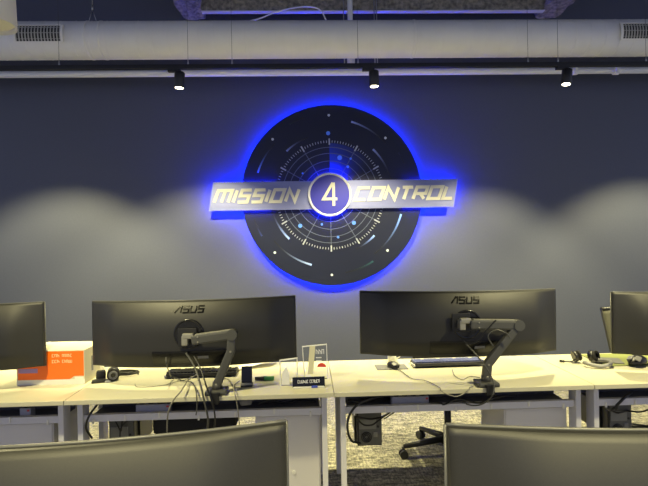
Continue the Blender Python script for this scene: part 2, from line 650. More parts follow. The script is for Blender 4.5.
lines = MB()
for r in (0.262, 0.335, 0.410, 0.470):
    lines.stroke(arc(r, 0, 356, 90), 0.0065, on_disc(0.0012), closed=True)
for a in range(0, 360, 30):
    if a in (90,):
        continue
    c, s_ = math.cos(R(a)), math.sin(R(a))
    lines.stroke([(0.2 * c, 0.2 * s_), (0.49 * c, 0.49 * s_)], 0.0065, on_disc(0.0014))
lines.build('radar_grid', M['line'], disc)
tk = MB()
for i in range(120):
    a = i * 3.0
    c, s_ = math.cos(R(a)), math.sin(R(a))
    if i % 10 == 0:
        tk.stroke([(0.495 * c, 0.495 * s_), (0.556 * c, 0.556 * s_)], 0.014, on_disc(0.0016))
    else:
        tk.stroke([(0.515 * c, 0.515 * s_), (0.537 * c, 0.537 * s_)], 0.0065, on_disc(0.0012))
tk.build('tick_ring', M['tick'], disc)
st = None
for i in range(8):
    a = 90 + 45 * i
    c, s_ = 0.785 * math.cos(R(a)), 0.785 * math.sin(R(a))
    if i not in (2, 6):
        MB().prism(arc(0.0125, 0, 345, 16), lambda x, z, k, c=c, s_=s_: on_disc(0.0014)(x + c, z + s_, k)).build('star_dot', M['star'], disc)
for dx, dy, r in ((-1, 61.5, 0.02), (10, 37, 0.024), (18, 28, 0.014), (21, 36, 0.012), (-30.5, -30, 0.020), (-9, -29, 0.012), (23, -28, 0.020), (7, -42, 0.013), (-27, 22, 0.010)):
    MB().prism(arc(r, 0, 340, 17), lambda x, z, k, c=dx * mm, s_=dy * mm: on_disc(0.0022)(x + c, z + s_, k)).build('blue_blip', M['bluedot'], disc)


def coloured(mb, fn):
    for f in mb.bm.faces:
        for l in f.loops:
            l[mb.cl] = (*fn(l.vert.co), 1)


# comet streaks: bright head, tail fading into the navy print
DARK = Vector((0.010, 0.013, 0.034))
for r, a0, a1, w, head in ((75, 162, 136, 2.4, (.45, .62, .75)), (61.3, 134, 110, 2.4, (.5, .55, .6)), (81, 119, 108, 2.2, (.06, .14, .13)),
                           (76, 73, 42, 2.4, (.6, .66, .66)), (62.5, 46, 14, 2.6, (.55, .6, .62)), (80.5, 31, 22, 2.0, (.04, .09, .2)),
                           (59.5, 226, 192, 2.8, (.62, .72, .78)), (79, 210, 196, 2.2, (.12, .2, .34)), (71.8, 254, 218, 2.6, (.66, .74, .76)),
                           (73.2, -16, -54, 2.6, (.55, .72, .85)), (59.5, -43.5, -66, 2.6, (.62, .74, .84)), (78.5, -58, -80, 2.4, (.13, .30, .27))):
    n = 24
    pts = arc(r * mm, a0, a1, n)
    tp = [0.75 * w * mm * (1 - 0.5 * i / n) for i in range(n + 1)]
    cm = MB()
    start = 0
    cm.stroke(pts, w * mm, on_disc(0.0016), taper=tp)
    cm.bm.faces.ensure_lookup_table()
    hv = Vector(head)
    for f in cm.bm.faces[start:]:
        for l in f.loops:
            ang = math.degrees(math.atan2(l.vert.co.z, l.vert.co.x - HX))
            while ang - a0 > 180: ang -= 360
            while ang - a0 < -180: ang += 360
            t = max(0.0, min(1.0, (ang - a0) / (a1 - a0)))
            cc = DARK.lerp(Vector((hv.x * 0.95, hv.y * 0.98, hv.z * 1.3)), (1 - t) ** 1.25)
            l[cm.cl] = (cc.x, cc.y, cc.z, 1)
    cm.build('comet_streak', M['sweep'], disc, recalc=False)
# the blue sweep, a sector right of twelve o'clock
sw = MB()
na, nr = 16, 14
for i in range(na):
    for j in range(nr):
        a_0, a_1 = 90 - 62 * i / na, 90 - 62 * (i + 1) / na
        r_0, r_1 = 0.20 + 0.31 * j / nr, 0.20 + 0.31 * (j + 1) / nr
        vsq = [sw.bm.verts.new(on_disc(0.0008)(rr * math.cos(R(a)), rr * math.sin(R(a)), 0)) for rr, a in ((r_0, a_0), (r_1, a_0), (r_1, a_1), (r_0, a_1))]
        fc = sw.bm.faces.new(vsq)


def sweep_col(p):
    a = math.degrees(math.atan2(p.z, p.x - HX)); r = math.hypot(p.x - HX, p.z)
    t = (90 - a) / 62.0
    u = (r - 0.20) / 0.31
    k = max(0.0, 1 - t) ** 0.7 * (0.5 + 0.5 * max(0.0, 1 - u) ** 1.3)
    c = DARK.lerp(Vector((0.05, 0.30, 1.0)), k)
    return (c.x, c.y, c.z)


coloured(sw, sweep_col)
bmesh.ops.remove_doubles(sw.bm, verts=list(sw.bm.verts), dist=1e-5)
sw.build('radar_sweep', M['sweep'], disc)

# LED strip on the back of the disc
ls = MB()
ls.lathe([(SR - 0.030, -0.030), (SR - 0.018, -0.030), (SR - 0.018, -0.048), (SR - 0.030, -0.048)], axis='Y', seg=96, closed=True)
ls.build('led_strip', M['led'], sign)
for a in range(0, 360, 90):
    c, s_ = 0.6 * math.cos(R(a)), 0.6 * math.sin(R(a))
    MB().cone((c, 0, s_), (c, -0.052, s_), 0.012, seg=12).build('standoff', M['grille_dark'], sign)

# the silver bar: a parallelogram plate standing off the disc
BY = -0.105
bx0, bx1, bz0, bz1, sh = -1.200, 1.236, -0.140, 0.136, 0.046
bar_o = [(bx0, bz0), (bx1 - sh, bz0), (bx1, bz1), (bx0 + sh, bz1)]
bb = MB()
bb.prism(bar_o, lambda x, z, k: Vector((x, BY - 0.010 if k == 0 else BY + 0.010, z)))
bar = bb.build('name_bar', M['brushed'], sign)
be = MB()
inset = [(bx0 + 0.03, bz0 + 0.025), (bx1 - sh - 0.03, bz0 + 0.025), (bx1 - 0.03, bz1 - 0.025), (bx0 + sh + 0.03, bz1 - 0.025)]


def inner(pa, pb, t):
    return (pa[0] + (pb[0] - pa[0]) * t, pa[1] + (pb[1] - pa[1]) * t)


bf = lambda x, z, k: Vector((x, BY + 0.012 if k == 0 else BY + 0.024, z))
be.stroke([inner(inset[0], inset[1], 0.24), inset[0], inset[3], inner(inset[3], inset[2], 0.24)], 0.012, bf)
be.build('bar_led', M['led'], bar)
be = MB()
be.stroke([inner(inset[1], inset[0], 0.20), inset[1], inset[2], inner(inset[2], inset[3], 0.20)], 0.012, bf)
be.build('bar_led', M['led'], bar)
for xx in (-1.0, -0.5, 0.5, 1.0):
    MB().cone((xx, BY + 0.008, 0), (xx, -0.066 if abs(xx) < 0.8 else 0.0, 0), 0.012, seg=12).build('bar_standoff', M['grille_dark'], bar)

GL = {
    'M': (1.55, [[(0, 0), (0, 1), (1.55, 1), (1.55, 0)], [(0.80, 1), (0.80, 0)]]),
    'I': (0.0, [[(0, 0), (0, 1)]]),
    'S': (1.0, [[(1.05, 1), (0, 1), (0, .52), (1.0, .52), (1.0, 0), (-.05, 0)]]),
    'O': (1.1, [[(0, 0), (0, 1), (1.1, 1), (1.1, 0), 'c']]),
    'N': (1.05, [[(0, 0), (0, 1), (1.05, 0), (1.05, 1)]]),
    'C': (1.05, [[(1.1, 1), (0, 1), (0, 0), (1.05, 0)]]),
    'T': (1.05, [[(0, 1), (1.05, 1)], [(0.52, 1), (0.52, 0)]]),
    'R': (1.1, [[(0, 0), (0, 1), (1.1, 1), (1.1, .45), (0.15, .45)], [(.55, .45), (1.1, 0)]]),
    'L': (0.95, [[(0, 1), (0, 0), (0.95, 0)]]),
    'A': (1.15, [[(0, 0), (.75, 1), (1.15, 1), (1.15, 0)]]),
    'U': (1.0, [[(0, 1), (0, 0), (1.0, 0), (1.0, 1)]]),
    'E': (0.9, [[(0.9, 1), (0, 1), (0, 0), (0.9, 0)], [(0, .5), (.8, .5)]]),
}


def letters(mb, text, x0, x1, z0, z1, w, gap, shear, fn):
    tot = sum(GL[c][0] + gap for c in text) - gap
    k = (x1 - x0 - shear * (z1 - z0)) / tot
    x = x0
    for c in text:
        for ip, pl in enumerate(GL[c][1]):
            cl = pl[-1] == 'c'
            pts = [(x + p[0] * k + shear * (z1 - z0) * p[1], z0 + (z1 - z0) * p[1]) for p in (pl[:-1] if cl else pl)]
            mb.stroke(pts, w, (lambda a, b, k, d=-0.0007 * ip: fn(a, b, k) + Vector((0, d, 0))), closed=cl)
        x += (GL[c][0] + gap) * k


lf = lambda x, z, k: Vector((x, BY - 0.0175 if k == 0 else BY - 0.009, z))
m1 = MB()
letters(m1, 'MISSION', -1.145, -0.325, -0.060, 0.055, 0.030, 0.55, 0.38, lf)
m1.build('lettering', M['letter'], bar)['label'] = 'cream raised word on the left half of the bar'
m2 = MB()
letters(m2, 'CONTROL', 0.215, 1.215, -0.055, 0.060, 0.030, 0.42, 0.38, lf)
m2.build('lettering', M['letter'], bar)['label'] = 'cream raised word on the right half of the bar'

rd = MB()
rd.lathe([(0.196, BY - 0.006), (0.196, BY - 0.022), (0.188, BY - 0.026)], axis='Y', seg=72)
roundel = rd.build('roundel', M['roundel'], sign)
roundel.location = (-0.028, 0, 0)
rr_ = MB()
rr_.lathe([(0.192, BY - 0.004), (0.213, BY - 0.004), (0.213, BY - 0.028), (0.190, BY - 0.028)], axis='Y', seg=72, closed=True)
rr_.build('rim', M['rim'], roundel)
n4 = MB()
nf = lambda x, z, k: Vector((x, BY - 0.034 if k == 0 else BY - 0.025, z))
n4.stroke([(0.030, 0.112), (-0.062, -0.044), (0.072, -0.044)], 0.026, nf)
n4.stroke([(0.038, -0.112), (0.038, 0.114)], 0.026, lambda x, z, k: nf(x, z, k) + Vector((0, -0.001, 0)))
n4.build('numeral', M['letter'], roundel)
rl = MB()
rl.lathe([(0.168, -0.0965), (0.190, -0.0965), (0.190, -0.080), (0.168, -0.080)], axis='Y', seg=72, closed=True)
rl.build('roundel_led', M['led'], roundel)

# ------------------------------------------------------------------ desks
J0, DW = 0.131, 1.442           # a joint between two desks, width of one desk
DY, DD, DZ = 2.64, 0.72, 0.716  # edge nearest the camera, depth, height of the top
LEGY = 0.070


def make_desk(label):
    t = thing('office_desk', label, 'desk', (0, 0, 0), 0, 'white bench desks in rows')
    hw = DW / 2
    MB().box((0, DD / 2, DZ - 0.0125), (DW - 0.003, DD, 0.025), bev=0.0025).build('tabletop', M['desk'], t)
    for sx in (-1, 1):
        for yy in (LEGY + 0.04, DD - 0.10):
            MB().box((sx * (hw - 0.052), yy, (DZ - 0.025) / 2), (0.029, 0.08, DZ - 0.025), bev=0.002).build('leg', M['frame'], t)
    fr = MB()
    fr.box((0, LEGY + 0.030, 0.588), (DW - 0.133, 0.03, 0.038), bev=0.002)
    fr.box((0, DD - 0.10, 0.672), (DW - 0.133, 0.03, 0.038), bev=0.002)
    fr.build('frame_rail', M['frame'], t)
    tr_ = MB()
    tr_.box((0, LEGY + 0.140, 0.580), (DW - 0.16, 0.18, 0.004))
    tr_.box((0, LEGY + 0.228, 0.632), (DW - 0.16, 0.004, 0.105))
    tr_.build('cable_tray', M['tray'], t)
    cp = MB()
    for i, f_ in enumerate((-.42, -.3, -.17, -.02, .12, .27, .41)):
        cp.box((f_ * DW, LEGY + 0.014, 0.586 + 0.010 * ((i % 3) - 1)), (0.010, 0.010, 0.030), bev=0.002)
    cp.build('cable_clip', M['white'], t)
    return t


desk_x = [J0 + DW * (k + 0.5) for k in (-2, -1, 0, 1)]
desk_labels = ['white office desk at the far left with the orange carton on it',
               'white office desk left of centre holding a curved monitor and acrylic awards',
               'white office desk right of centre holding a curved monitor and keyboard',
               'white office desk at the far right holding headphones and a green pad']
desk0 = make_desk(desk_labels[0])
desks = [desk0] + [copy_tree(desk0) for _ in range(3)]
for d, xx, lb in zip(desks, desk_x, desk_labels):
    d.location = (xx, DY, 0)
    d['label'] = lb
NY = 0.568
for xx, lb in ((desk_x[1], 'white office desk nearest the viewer on the left, under the large foreground monitor'),
               (desk_x[2], 'white office desk nearest the viewer on the right, under the large foreground monitor')):
    d = copy_tree(desk0)
    d.location = (xx, NY, 0)
    d['label'] = lb


# ------------------------------------------------------------------ drawer pedestals
def make_pedestal(label):
    t = thing('drawer_pedestal', label, 'cabinet', (0, 0, 0), 0, 'drawer pedestals under the desks')
    b = MB()
    b.box((0, 0.18, 0.30), (0.37, 0.36, 0.52), bev=0.003)
    b.build('body', M['cabinet'], t)
    MB().box((0, 0.18, 0.565), (0.374, 0.366, 0.012), bev=0.002).build('top_panel', M['cabinet'], t)
    bp = MB()
    bp.box((0, -0.003, 0.30), (0.355, 0.006, 0.495), bev=0.0015)
    bp.build('back_panel', M['cabinet'], t)
    MB().cone((0.03, -0.010, 0.225), (0.03, 0.0, 0.225), 0.011, seg=16).build('lock', M['white'], t)
    for i in range(3):
        dr = MB().box((0, 0.368, 0.125 + 0.17 * i), (0.374, 0.016, 0.162), bev=0.002).build('drawer', M['cabinet'], t)
        MB().box((0, 0.380, 0.18 + 0.17 * i), (0.12, 0.014, 0.010), bev=0.003).build('handle', M['grille'], dr)
    for sx in (-1, 1):
        for yy in (0.05, 0.31):
            MB().cone((sx * 0.15 - 0.010, yy, 0.025), (sx * 0.15 + 0.010, yy, 0.025), 0.025, seg=16).build('castor', M['black'], t)
            MB().box((sx * 0.15, yy, 0.042), (0.012, 0.03, 0.012)).build('castor_bracket', M['black'], t)
    return t


ped = make_pedestal('grey drawer pedestal under the desk left of centre')
ped.location = (at(288, 440, 2.79).x, 2.79, 0)
for px, lb in ((535.5, 'grey drawer pedestal under the desk right of centre, lit along its left side'),
               (20, 'grey drawer pedestal under the desk at the far left')):
    p = copy_tree(ped)
    p.location = (at(px, 420, 2.79).x, 2.79, 0)
    p['label'] = lb


# ------------------------------------------------------------------ curved monitors
MW, MR, MH = 0.595, 1.8, 0.372


def m_back(u, v, h):
    e = smooth01((MW - abs(u)) / 0.16)
    q = min(1.0, (h - v) / 0.19)
    top = 1 - (1 - q) ** 2.2
    bot = smooth01(v / 0.09)
    return u * u / (2 * MR) - 0.009 - 0.052 * (0.25 + 0.75 * e) * top * (0.5 + 0.5 * bot) * (0.35 + 0.65 * e)


def make_monitor(label, logo=True, h=MH):
    t = thing('curved_monitor', label, 'monitor', (0, 0, 0), 0, 'ultrawide curved monitors seen from behind')
    NU, NV = 72, 28
    mb = MB()
    us = [-MW + 2 * MW * i / NU for i in range(NU + 1)]
    vsn = [h * j / NV for j in range(NV + 1)]
    B = [[mb.bm.verts.new((u, m_back(u, v, h), v)) for v in vsn] for u in us]
    Fv = [[mb.bm.verts.new((u, u * u / (2 * MR) + 0.004, v)) for v in (0, h)] for u in us]
    for i in range(NU):
        for j in range(NV):
            f = mb.bm.faces.new((B[i][j], B[i + 1][j], B[i + 1][j + 1], B[i][j + 1])); f.smooth = True
        mb.bm.faces.new((B[i][0], Fv[i][0], Fv[i + 1][0], B[i + 1][0]))
        mb.bm.faces.new((B[i][NV], B[i + 1][NV], Fv[i + 1][1], Fv[i][1]))
        mb.bm.faces.new((Fv[i][0], Fv[i][1], Fv[i + 1][1], Fv[i + 1][0]))
    for i in (0, NU):
        mb.bm.faces.new([B[i][j] for j in range(NV + 1)] + [Fv[i][1], Fv[i][0]])
    shell = mb.build('back_shell', M['monitor'], t)
    # thin lighter bezel standing a little proud all round, on the screen side
    bz = MB()
    n = 48
    uu = [-MW + 2 * MW * i / n for i in range(n + 1)]
    cross = lambda u: u * u / (2 * MR)
    for v in (-0.0015, h + 0.0015):
        bz.tube([(u, cross(u) + 0.005, v) for u in uu], 0.0032, seg=6)
    for u in (-MW - 0.001, MW + 0.001):
        bz.tube([(u, cross(u) + 0.005, -0.0015), (u, cross(u) + 0.005, h + 0.0015)], 0.0032, seg=6)
    bz.build('bezel', M['bezel'], t)
    sc_ = MB()
    S = [[sc_.bm.verts.new((u * 0.985, u * u / (2 * MR) + 0.0065, v)) for v in (0.012, h - 0.008)] for u in uu]
    S2 = [[sc_.bm.verts.new((u * 0.985, u * u / (2 * MR) + 0.0035, v)) for v in (0.012, h - 0.008)] for u in uu]
    for i in range(n):
        sc_.bm.faces.new((S[i][0], S[i][1], S[i + 1][1], S[i + 1][0]))
        sc_.bm.faces.new((S2[i][0], S2[i + 1][0], S2[i + 1][1], S2[i][1]))
    sc_.build('screen', M['screen'], t)
    fn = lambda off: (lambda u, v, k: Vector((u, m_back(u, v, h) - (off if k == 0 else -0.002), v)))
    mz = h * 0.515
    rg = MB()
    yb = m_back(0, mz, h)
    rg.lathe([(0.084, yb + 0.004), (0.084, yb - 0.003), (0.079, yb - 0.005), (0.074, yb - 0.003), (0.072, yb - 0.002)], (0.0, 0, mz), axis='Y', seg=48)
    rg.build('mount_ring', M['gloss'], t)
    pp = MB()
    k = 14
    for i in range(k):
        u0, u1 = -0.21 + 0.43 * i / k, -0.21 + 0.43 * (i + 1) / k
        for j in range(8):
            v0, v1 = 0.016 + 0.010 * j, 0.026 + 0.010 * j
            pp.prism([(u0, v0), (u1, v0), (u1, v1), (u0, v1)], fn(0.0030))
    ppo = pp.build('port_panel', M['gloss'], t)
    lbm = MB()
    lbm.prism([(0.045, 0.050), (0.105, 0.050), (0.105, 0.066), (0.045, 0.066)], fn(0.005))
    lbm.build('rating_label', M['grey'], ppo)
    if logo:
        lg = MB()
        letters(lg, 'ASUS', -0.083, 0.083, h - 0.062, h - 0.028, 0.0085, 0.42, 0.22, fn(0.0022))
        lg.build('logo', M['logo'], t)
    return t


mon_specs = [  # x, y, z of the lower edge, yaw, roll
    (-2.145, 2.82, 0.842, 0.0, 0.0, 'curved black monitor cut off by the left edge, before the orange carton'),
    (-0.672, 2.82, 0.842, 0.3, -0.2, 'curved black monitor on the desk left of centre, behind the acrylic awards'),
    (0.905, 2.82, 0.857, 0.0, 0.6, 'curved black monitor on the desk right of centre, above the blue tinted keyboard'),
    (2.450, 2.82, 0.822, 0.0, 0.0, 'curved black monitor cut off by the right edge, above the green pad'),
    (-0.642, 0.785, 0.842, -2.0, 0.0, 'large foreground curved monitor at the bottom left of the view'),
    (0.830, 0.760, 0.846, 4.5, 0.0, 'large foreground curved monitor at the bottom right of the view'),
]
mon0 = make_monitor(mon_specs[0][-1])
monitors = [mon0] + [copy_tree(mon0) for _ in mon_specs[1:]]
for o, (x, y, z, yaw, roll, lb) in zip(monitors, mon_specs):
    o.location = (x, y, z)
    o.rotation_euler = (0, R(roll), R(yaw))
    o['label'] = lb


# ------------------------------------------------------------------ monitor arms
def slab(mb, p0, p1, w, th, over=0.0, bev=0.006):
    """a bevelled bar from p0 to p1: w across, th deep in y"""
    p0, p1 = Vector(p0), Vector(p1)
    d = p1 - p0
    L = d.length + over * 2
    xa = d.normalized()
    ya = Vector((0, 1, 0))
    ya = (ya - xa * ya.dot(xa)).normalized()
    za = xa.cross(ya)
    rot = Matrix((xa, ya, za)).transposed()
    mb.box((p0 + p1) / 2, (L, th, w), rot, bev)


def make_arm(label, base, elbow, bend, head, desk_z, mon_y):
    """base, bend, elbow and head are world points; the arm rises from its clamp on the desk edge"""
    o = Vector((base.x, base.y, desk_z))
    t = thing('monitor_arm', label, 'monitor arm', o, 0, 'monitor arms clamped to the desk edges')
    L = lambda p: Vector(p) - o
    b = MB()
    b.box((0, -0.004, 0.0125), (0.115, 0.110, 0.024), bev=0.008)
    b.build('base_plate', M['arm'], t)
    cl = MB()
    cl.box((0, -0.069, -0.010), (0.044, 0.012, 0.062), bev=0.003)
    cl.box((0, -0.050, 0.012), (0.056, 0.04, 0.016), bev=0.003)
    cl.box((0, -0.050, -0.036), (0.044, 0.05, 0.010), bev=0.003)
    cl.build('desk_clamp', M['black'], t)
    MB().cone((0, 0, 0.02), (0, 0, 0.060), 0.028, 0.024, seg=24).build('post', M['arm'], t)
    la = MB()
    pb, pe = L(bend), L(elbow)
    slab(la, (0, -0.004, 0.045), pb, 0.046, 0.040, 0.014, 0.009)
    slab(la, pb, pe, 0.046, 0.040, 0.012, 0.009)
    la_o = la.build('lower_arm', M['arm'], t)
    MB().cone(pb + Vector((0, -0.023, 0)), pb + Vector((0, -0.019, 0)), 0.006, seg=12).build('bolt', M['armcap'], la_o)
    ej = MB()
    ej.cone(pe + Vector((0, -0.026, 0)), pe + Vector((0, 0.026, 0)), 0.030, seg=24)
    ej.build('elbow', M['arm'], t)
    ua = MB()
    ph = L(head)
    sx = 1 if ph.x > pe.x else -1
    slab(ua, pe, ph + Vector((-sx * 0.02, 0, 0)), 0.052, 0.042, 0.010, 0.010)
    uo = ua.build('upper_arm', M['arm'], t)
    tp = MB()
    slab(tp, pe + Vector((0, 0.002, 0.027)), ph + Vector((-sx * 0.02, 0.002, 0.027)), 0.006, 0.034, -0.01, 0.002)
    tp.build('arm_cover', M['armcap'], uo)
    for q in (pe.lerp(ph, 0.08), pe.lerp(ph, 0.80)):
        for dz in (-0.014, 0.014):
            MB().cone(q + Vector((0, -0.024, dz)), q + Vector((0, -0.019, dz)), 0.0045, seg=10).build('bolt', M['armcap'], uo)
    hd = MB()
    hd.box(ph + Vector((sx * 0.012, 0.01, 0.020)), (0.060, 0.034, 0.030), bev=0.006)
    hd.box(ph + Vector((sx * 0.030, 0.020, -0.004)), (0.034, 0.05, 0.055), bev=0.006)
    hd.build('tilt_head', M['armcap'], t)
    vp = MB()
    vy = mon_y - o.y
    vp.box((ph.x + sx * 0.025, (vy - 0.004), ph.z + 0.005), (0.105, 0.008, 0.105), bev=0.004)
    vp.cone((ph.x + sx * 0.025, ph.y + 0.02, ph.z), (ph.x + sx * 0.025, vy, ph.z), 0.022, seg=20)
    vp.build('mount_plate', M['black'], t)
    return t


AY = 2.70
m_arm_y = 2.82 - 0.061 - 0.010
a2 = make_arm('grey monitor arm on the left desk, bent upright at its elbow',
              at(217, 384, AY), at(232, 334.5, AY - 0.005), at(231, 351, AY - 0.005), at(190, 340, AY), DZ, m_arm_y)
a3 = make_arm('grey monitor arm on the right desk, its lower arm leaning to the right',
              at(486, 382, AY), at(518, 325, AY - 0.005), at(487.5, 364, AY - 0.005), at(468, 324.5, AY), DZ, m_arm_y)
# arms of the monitors that stand partly or wholly outside the picture
for (mi, lb) in ((0, 'grey monitor arm of the monitor cut off by the left edge'),
                 (3, 'grey monitor arm of the monitor cut off by the right edge'),
                 (4, 'grey monitor arm of the large foreground monitor on the left'),
                 (5, 'grey monitor arm of the large foreground monitor on the right')):
    c = copy_tree(a2)
    mx, my = mon_specs[mi][0], mon_specs[mi][1]
    c.location = a2.location + Vector((mx + 0.672, 0.0 if mi < 4 else NY - DY, 0))
    c['label'] = lb


# ------------------------------------------------------------------ office chairs
def make_chair(label, seat_z, back_mat, loc, rz, base_rot, back_top=0.98, thick=0.085):
    """local +y is the way the sitter's back is; the seat front points to -y"""
    t = thing('office_chair', label, 'office chair', loc, rz, 'office chairs tucked in behind the desks')
    s = MB()
    s.box((0, 0, seat_z - thick / 2), (0.50, 0.48, thick), bev=0.035)
    s.build('seat', M['fabric'], t, smooth=True)
    mch = MB()
    mch.box((0, 0.03, seat_z - thick - 0.02), (0.20, 0.28, 0.05), bev=0.012)
    mch.build('seat_mechanism', M['black'], t)
    bk = MB()
    n, k = 12, 10
    g = []
    zb = seat_z + 0.10
    for side in (0, 1):
        gg = []
        for i in range(n + 1):
            u = -0.225 + 0.45 * i / n
            row = []
            for j in range(k + 1):
                v = zb + (back_top - zb) * j / k
                tt = j / k
                uu = u * (0.86 + 0.14 * tt)
                row.append(bk.bm.verts.new((uu, 0.24 + 0.09 * tt - 0.35 * u * u + (0.03 if side else 0), v)))
            gg.append(row)
        g.append(gg)
    for side in (0, 1):
        for i in range(n):
            for j in range(k):
                f = bk.bm.faces.new((g[side][i][j], g[side][i + 1][j], g[side][i + 1][j + 1], g[side][i][j + 1])); f.smooth = True
    for i in range(n):
        bk.bm.faces.new((g[0][i][0], g[0][i + 1][0], g[1][i + 1][0], g[1][i][0]))
        bk.bm.faces.new((g[0][i][k], g[1][i][k], g[1][i + 1][k], g[0][i + 1][k]))
    for j in range(k):
        bk.bm.faces.new((g[0][0][j], g[1][0][j], g[1][0][j + 1], g[0][0][j + 1]))
        bk.bm.faces.new((g[0][n][j], g[0][n][j + 1], g[1][n][j + 1], g[1][n][j]))
    bko = bk.build('backrest', back_mat, t)
    cap = MB()
    cap.tube([(-0.225, 0.322, back_top), (-0.1, 0.342, back_top + 0.004), (0, 0.346, back_top + 0.005), (0.1, 0.342, back_top + 0.004), (0.225, 0.322, back_top)], 0.016, smooth_n=4)
    cap.build('top_rim', M['black'], bko)
    sp_ = MB()
    sp_.tube([(0, 0.10, seat_z - 0.10), (0, 0.27, seat_z - 0.08), (0, 0.305, seat_z + 0.05), (0, 0.315, seat_z + 0.28)], 0.022, smooth_n=5)
    sp_.build('back_support', M['black'], t)
    for sx in (-1, 1):
        a = MB()
        a.tube([(sx * 0.12, 0.05, seat_z - 0.09), (sx * 0.29, 0.05, seat_z - 0.09), (sx * 0.305, 0.05, seat_z - 0.03), (sx * 0.305, 0.05, seat_z + 0.09)], 0.014, smooth_n=4)
        a.box((sx * 0.305, 0.03, seat_z + 0.10), (0.06, 0.24, 0.026), bev=0.010)
        a.build('armrest', M['black'], t)
    MB().cone((0, 0.03, 0.10), (0, 0.03, seat_z - thick - 0.03), 0.024, seg=20).build('gas_column', M['black'], t)
    hb = MB()
    hb.cone((0, 0.03, 0.085), (0, 0.03, 0.145), 0.048, 0.036, seg=20)
    hb.build('base_hub', M['black'], t)
    for i in range(5):
        a = base_rot + 2 * math.pi * i / 5
        dx, dy = math.cos(a), math.sin(a)
        lg = MB()
        P0 = Vector((dx * 0.03, 0.03 + dy * 0.03, 0.118)); P1 = Vector((dx * 0.33, 0.03 + dy * 0.33, 0.080))
        lg.tube([P0, P1], [0.026, 0.016], seg=8)
        lo = lg.build('base_leg', M['black'], t)
        ca = MB()
        ax = Vector((-dy, dx, 0))
        c = Vector((dx * 0.33, 0.03 + dy * 0.33, 0.029))
        for sg in (-1, 1):
            ca.cone(c + ax * sg * 0.008, c + ax * sg * 0.026, 0.029, seg=18)
        ca.cone(c, c + Vector((0, 0, 0.05)), 0.009, seg=8)
        ca.build('castor', M['black'], lo)
    return t


make_chair('black office chair tucked under the desk left of centre', 0.53, M['fabric'], (at(202, 420, 3.2).x, 3.20, 0), R(0), 0.5, 0.99, 0.14)
c3 = at(446, 430, 3.50)
make_chair('black office chair behind the desk right of centre, its star base in view', 0.52, M['fabric'], (c3.x, 3.42, 0), R(0), R(185), 0.98)
c4 = at(606, 320, 3.75)
make_chair('office chair with grey beige back, beside the monitor at the far right', 0.50, M['mesh_beige'], (c4.x + 0.175, 3.43, 0), R(-4), 0.9, 0.965)


# ------------------------------------------------------------------ small desktop computers hung under the desks
def make_pc(label):
    t = thing('desktop_computer', label, 'computer', (0, 0, 0), 0, 'desktop computers hung under the desks')
    MB().box((0, 0.175, 0.165), (0.150, 0.35, 0.33), bev=0.004).build('case', M['black'], t)
    rp = MB()
    rp.box((0.002, -0.001, 0.165), (0.138, 0.006, 0.318), bev=0.001)
    rpo = rp.build('rear_panel', M['pc'], t)
    q = MB()
    q.box((-0.012, -0.006, 0.135), (0.104, 0.006, 0.060), bev=0.001)
    for i in range(5):
        q.box((-0.012, -0.006, 0.215 + i * 0.020), (0.100, 0.006, 0.012), bev=0.001)
    q.build('slot_covers', M['pclight'], rpo)
    fn_ = MB()
    for r_ in (0.012, 0.021, 0.030):
        fn_.lathe([(r_ - 0.0025, -0.004), (r_ + 0.0025, -0.004), (r_ + 0.0025, -0.009), (r_ - 0.0025, -0.009)], (-0.020, 0, 0.055), axis='Y', seg=28, closed=True)
    fn_.build('fan_grille', M['black'], rpo)
    MB().box((0.036, -0.006, 0.072), (0.026, 0.006, 0.034), bev=0.002).build('power_socket', M['pclight'], rpo)
    MB().cone((0.052, -0.008, 0.118), (0.052, 0, 0.118), 0.007, seg=14).build('audio_jack', M['black'], rpo)
    hl = MB()
    for sx in (-1, 1):
        hl.box((sx * 0.081, 0.09, 0.195), (0.010, 0.035, 0.416), bev=0.001)
    hl.box((0, 0.09, -0.008), (0.172, 0.035, 0.010), bev=0.001)
    hl.box((0, 0.09, 0.399), (0.172, 0.035, 0.008), bev=0.001)
    hl.build('hanging_bracket', M['black'], t)
    return t


pc0 = make_pc('black desktop computer hung under the desk right of centre, fan grille showing')
pc0.location = (at(369.5, 430, 2.97).x, 2.97, 0.284)
for px, lb, z in ((121.5, 'black desktop computer hung under the desk left of centre, half hidden by cables', 0.284),
                  (620, 'black desktop computer hung under the desk at the far right', 0.284)):
    p = copy_tree(pc0)
    p.location = (at(px, 425, 2.97).x, 2.97, z)
    p['label'] = lb

# power strips in the trays
for i, (px0, px1, Y, lb) in enumerate(((137, 171, 2.80, 'grey power strip in the tray under the desk left of centre'),
                                       (391, 428, 2.80, 'grey power strip in the tray under the desk right of centre'),
                                       (22, 33, 2.80, 'short grey power box in the tray under the desk at the far left'))):
    x0, x1 = at(px0, 404, Y).x, at(px1, 404, Y).x
    t = thing('power_strip', lb, 'power strip', ((x0 + x1) / 2, Y, 0.583), 0, 'power strips in the cable trays')
    L = x1 - x0
    MB().box((0, 0, 0.028), (L, 0.05, 0.056), bev=0.005).build('strip_body', M['strip'], t)
    s = MB()
    for k in range(max(1, int(L / 0.05))):
        s.cone((-L / 2 + 0.03 + k * 0.05, 0, 0.056), (-L / 2 + 0.03 + k * 0.05, 0, 0.058), 0.016, seg=16)
    s.build('sockets', M['black'], t)
    MB().box((L / 2 - 0.012, -0.026, 0.044), (0.012, 0.004, 0.010)).build('switch', M['red'], t)


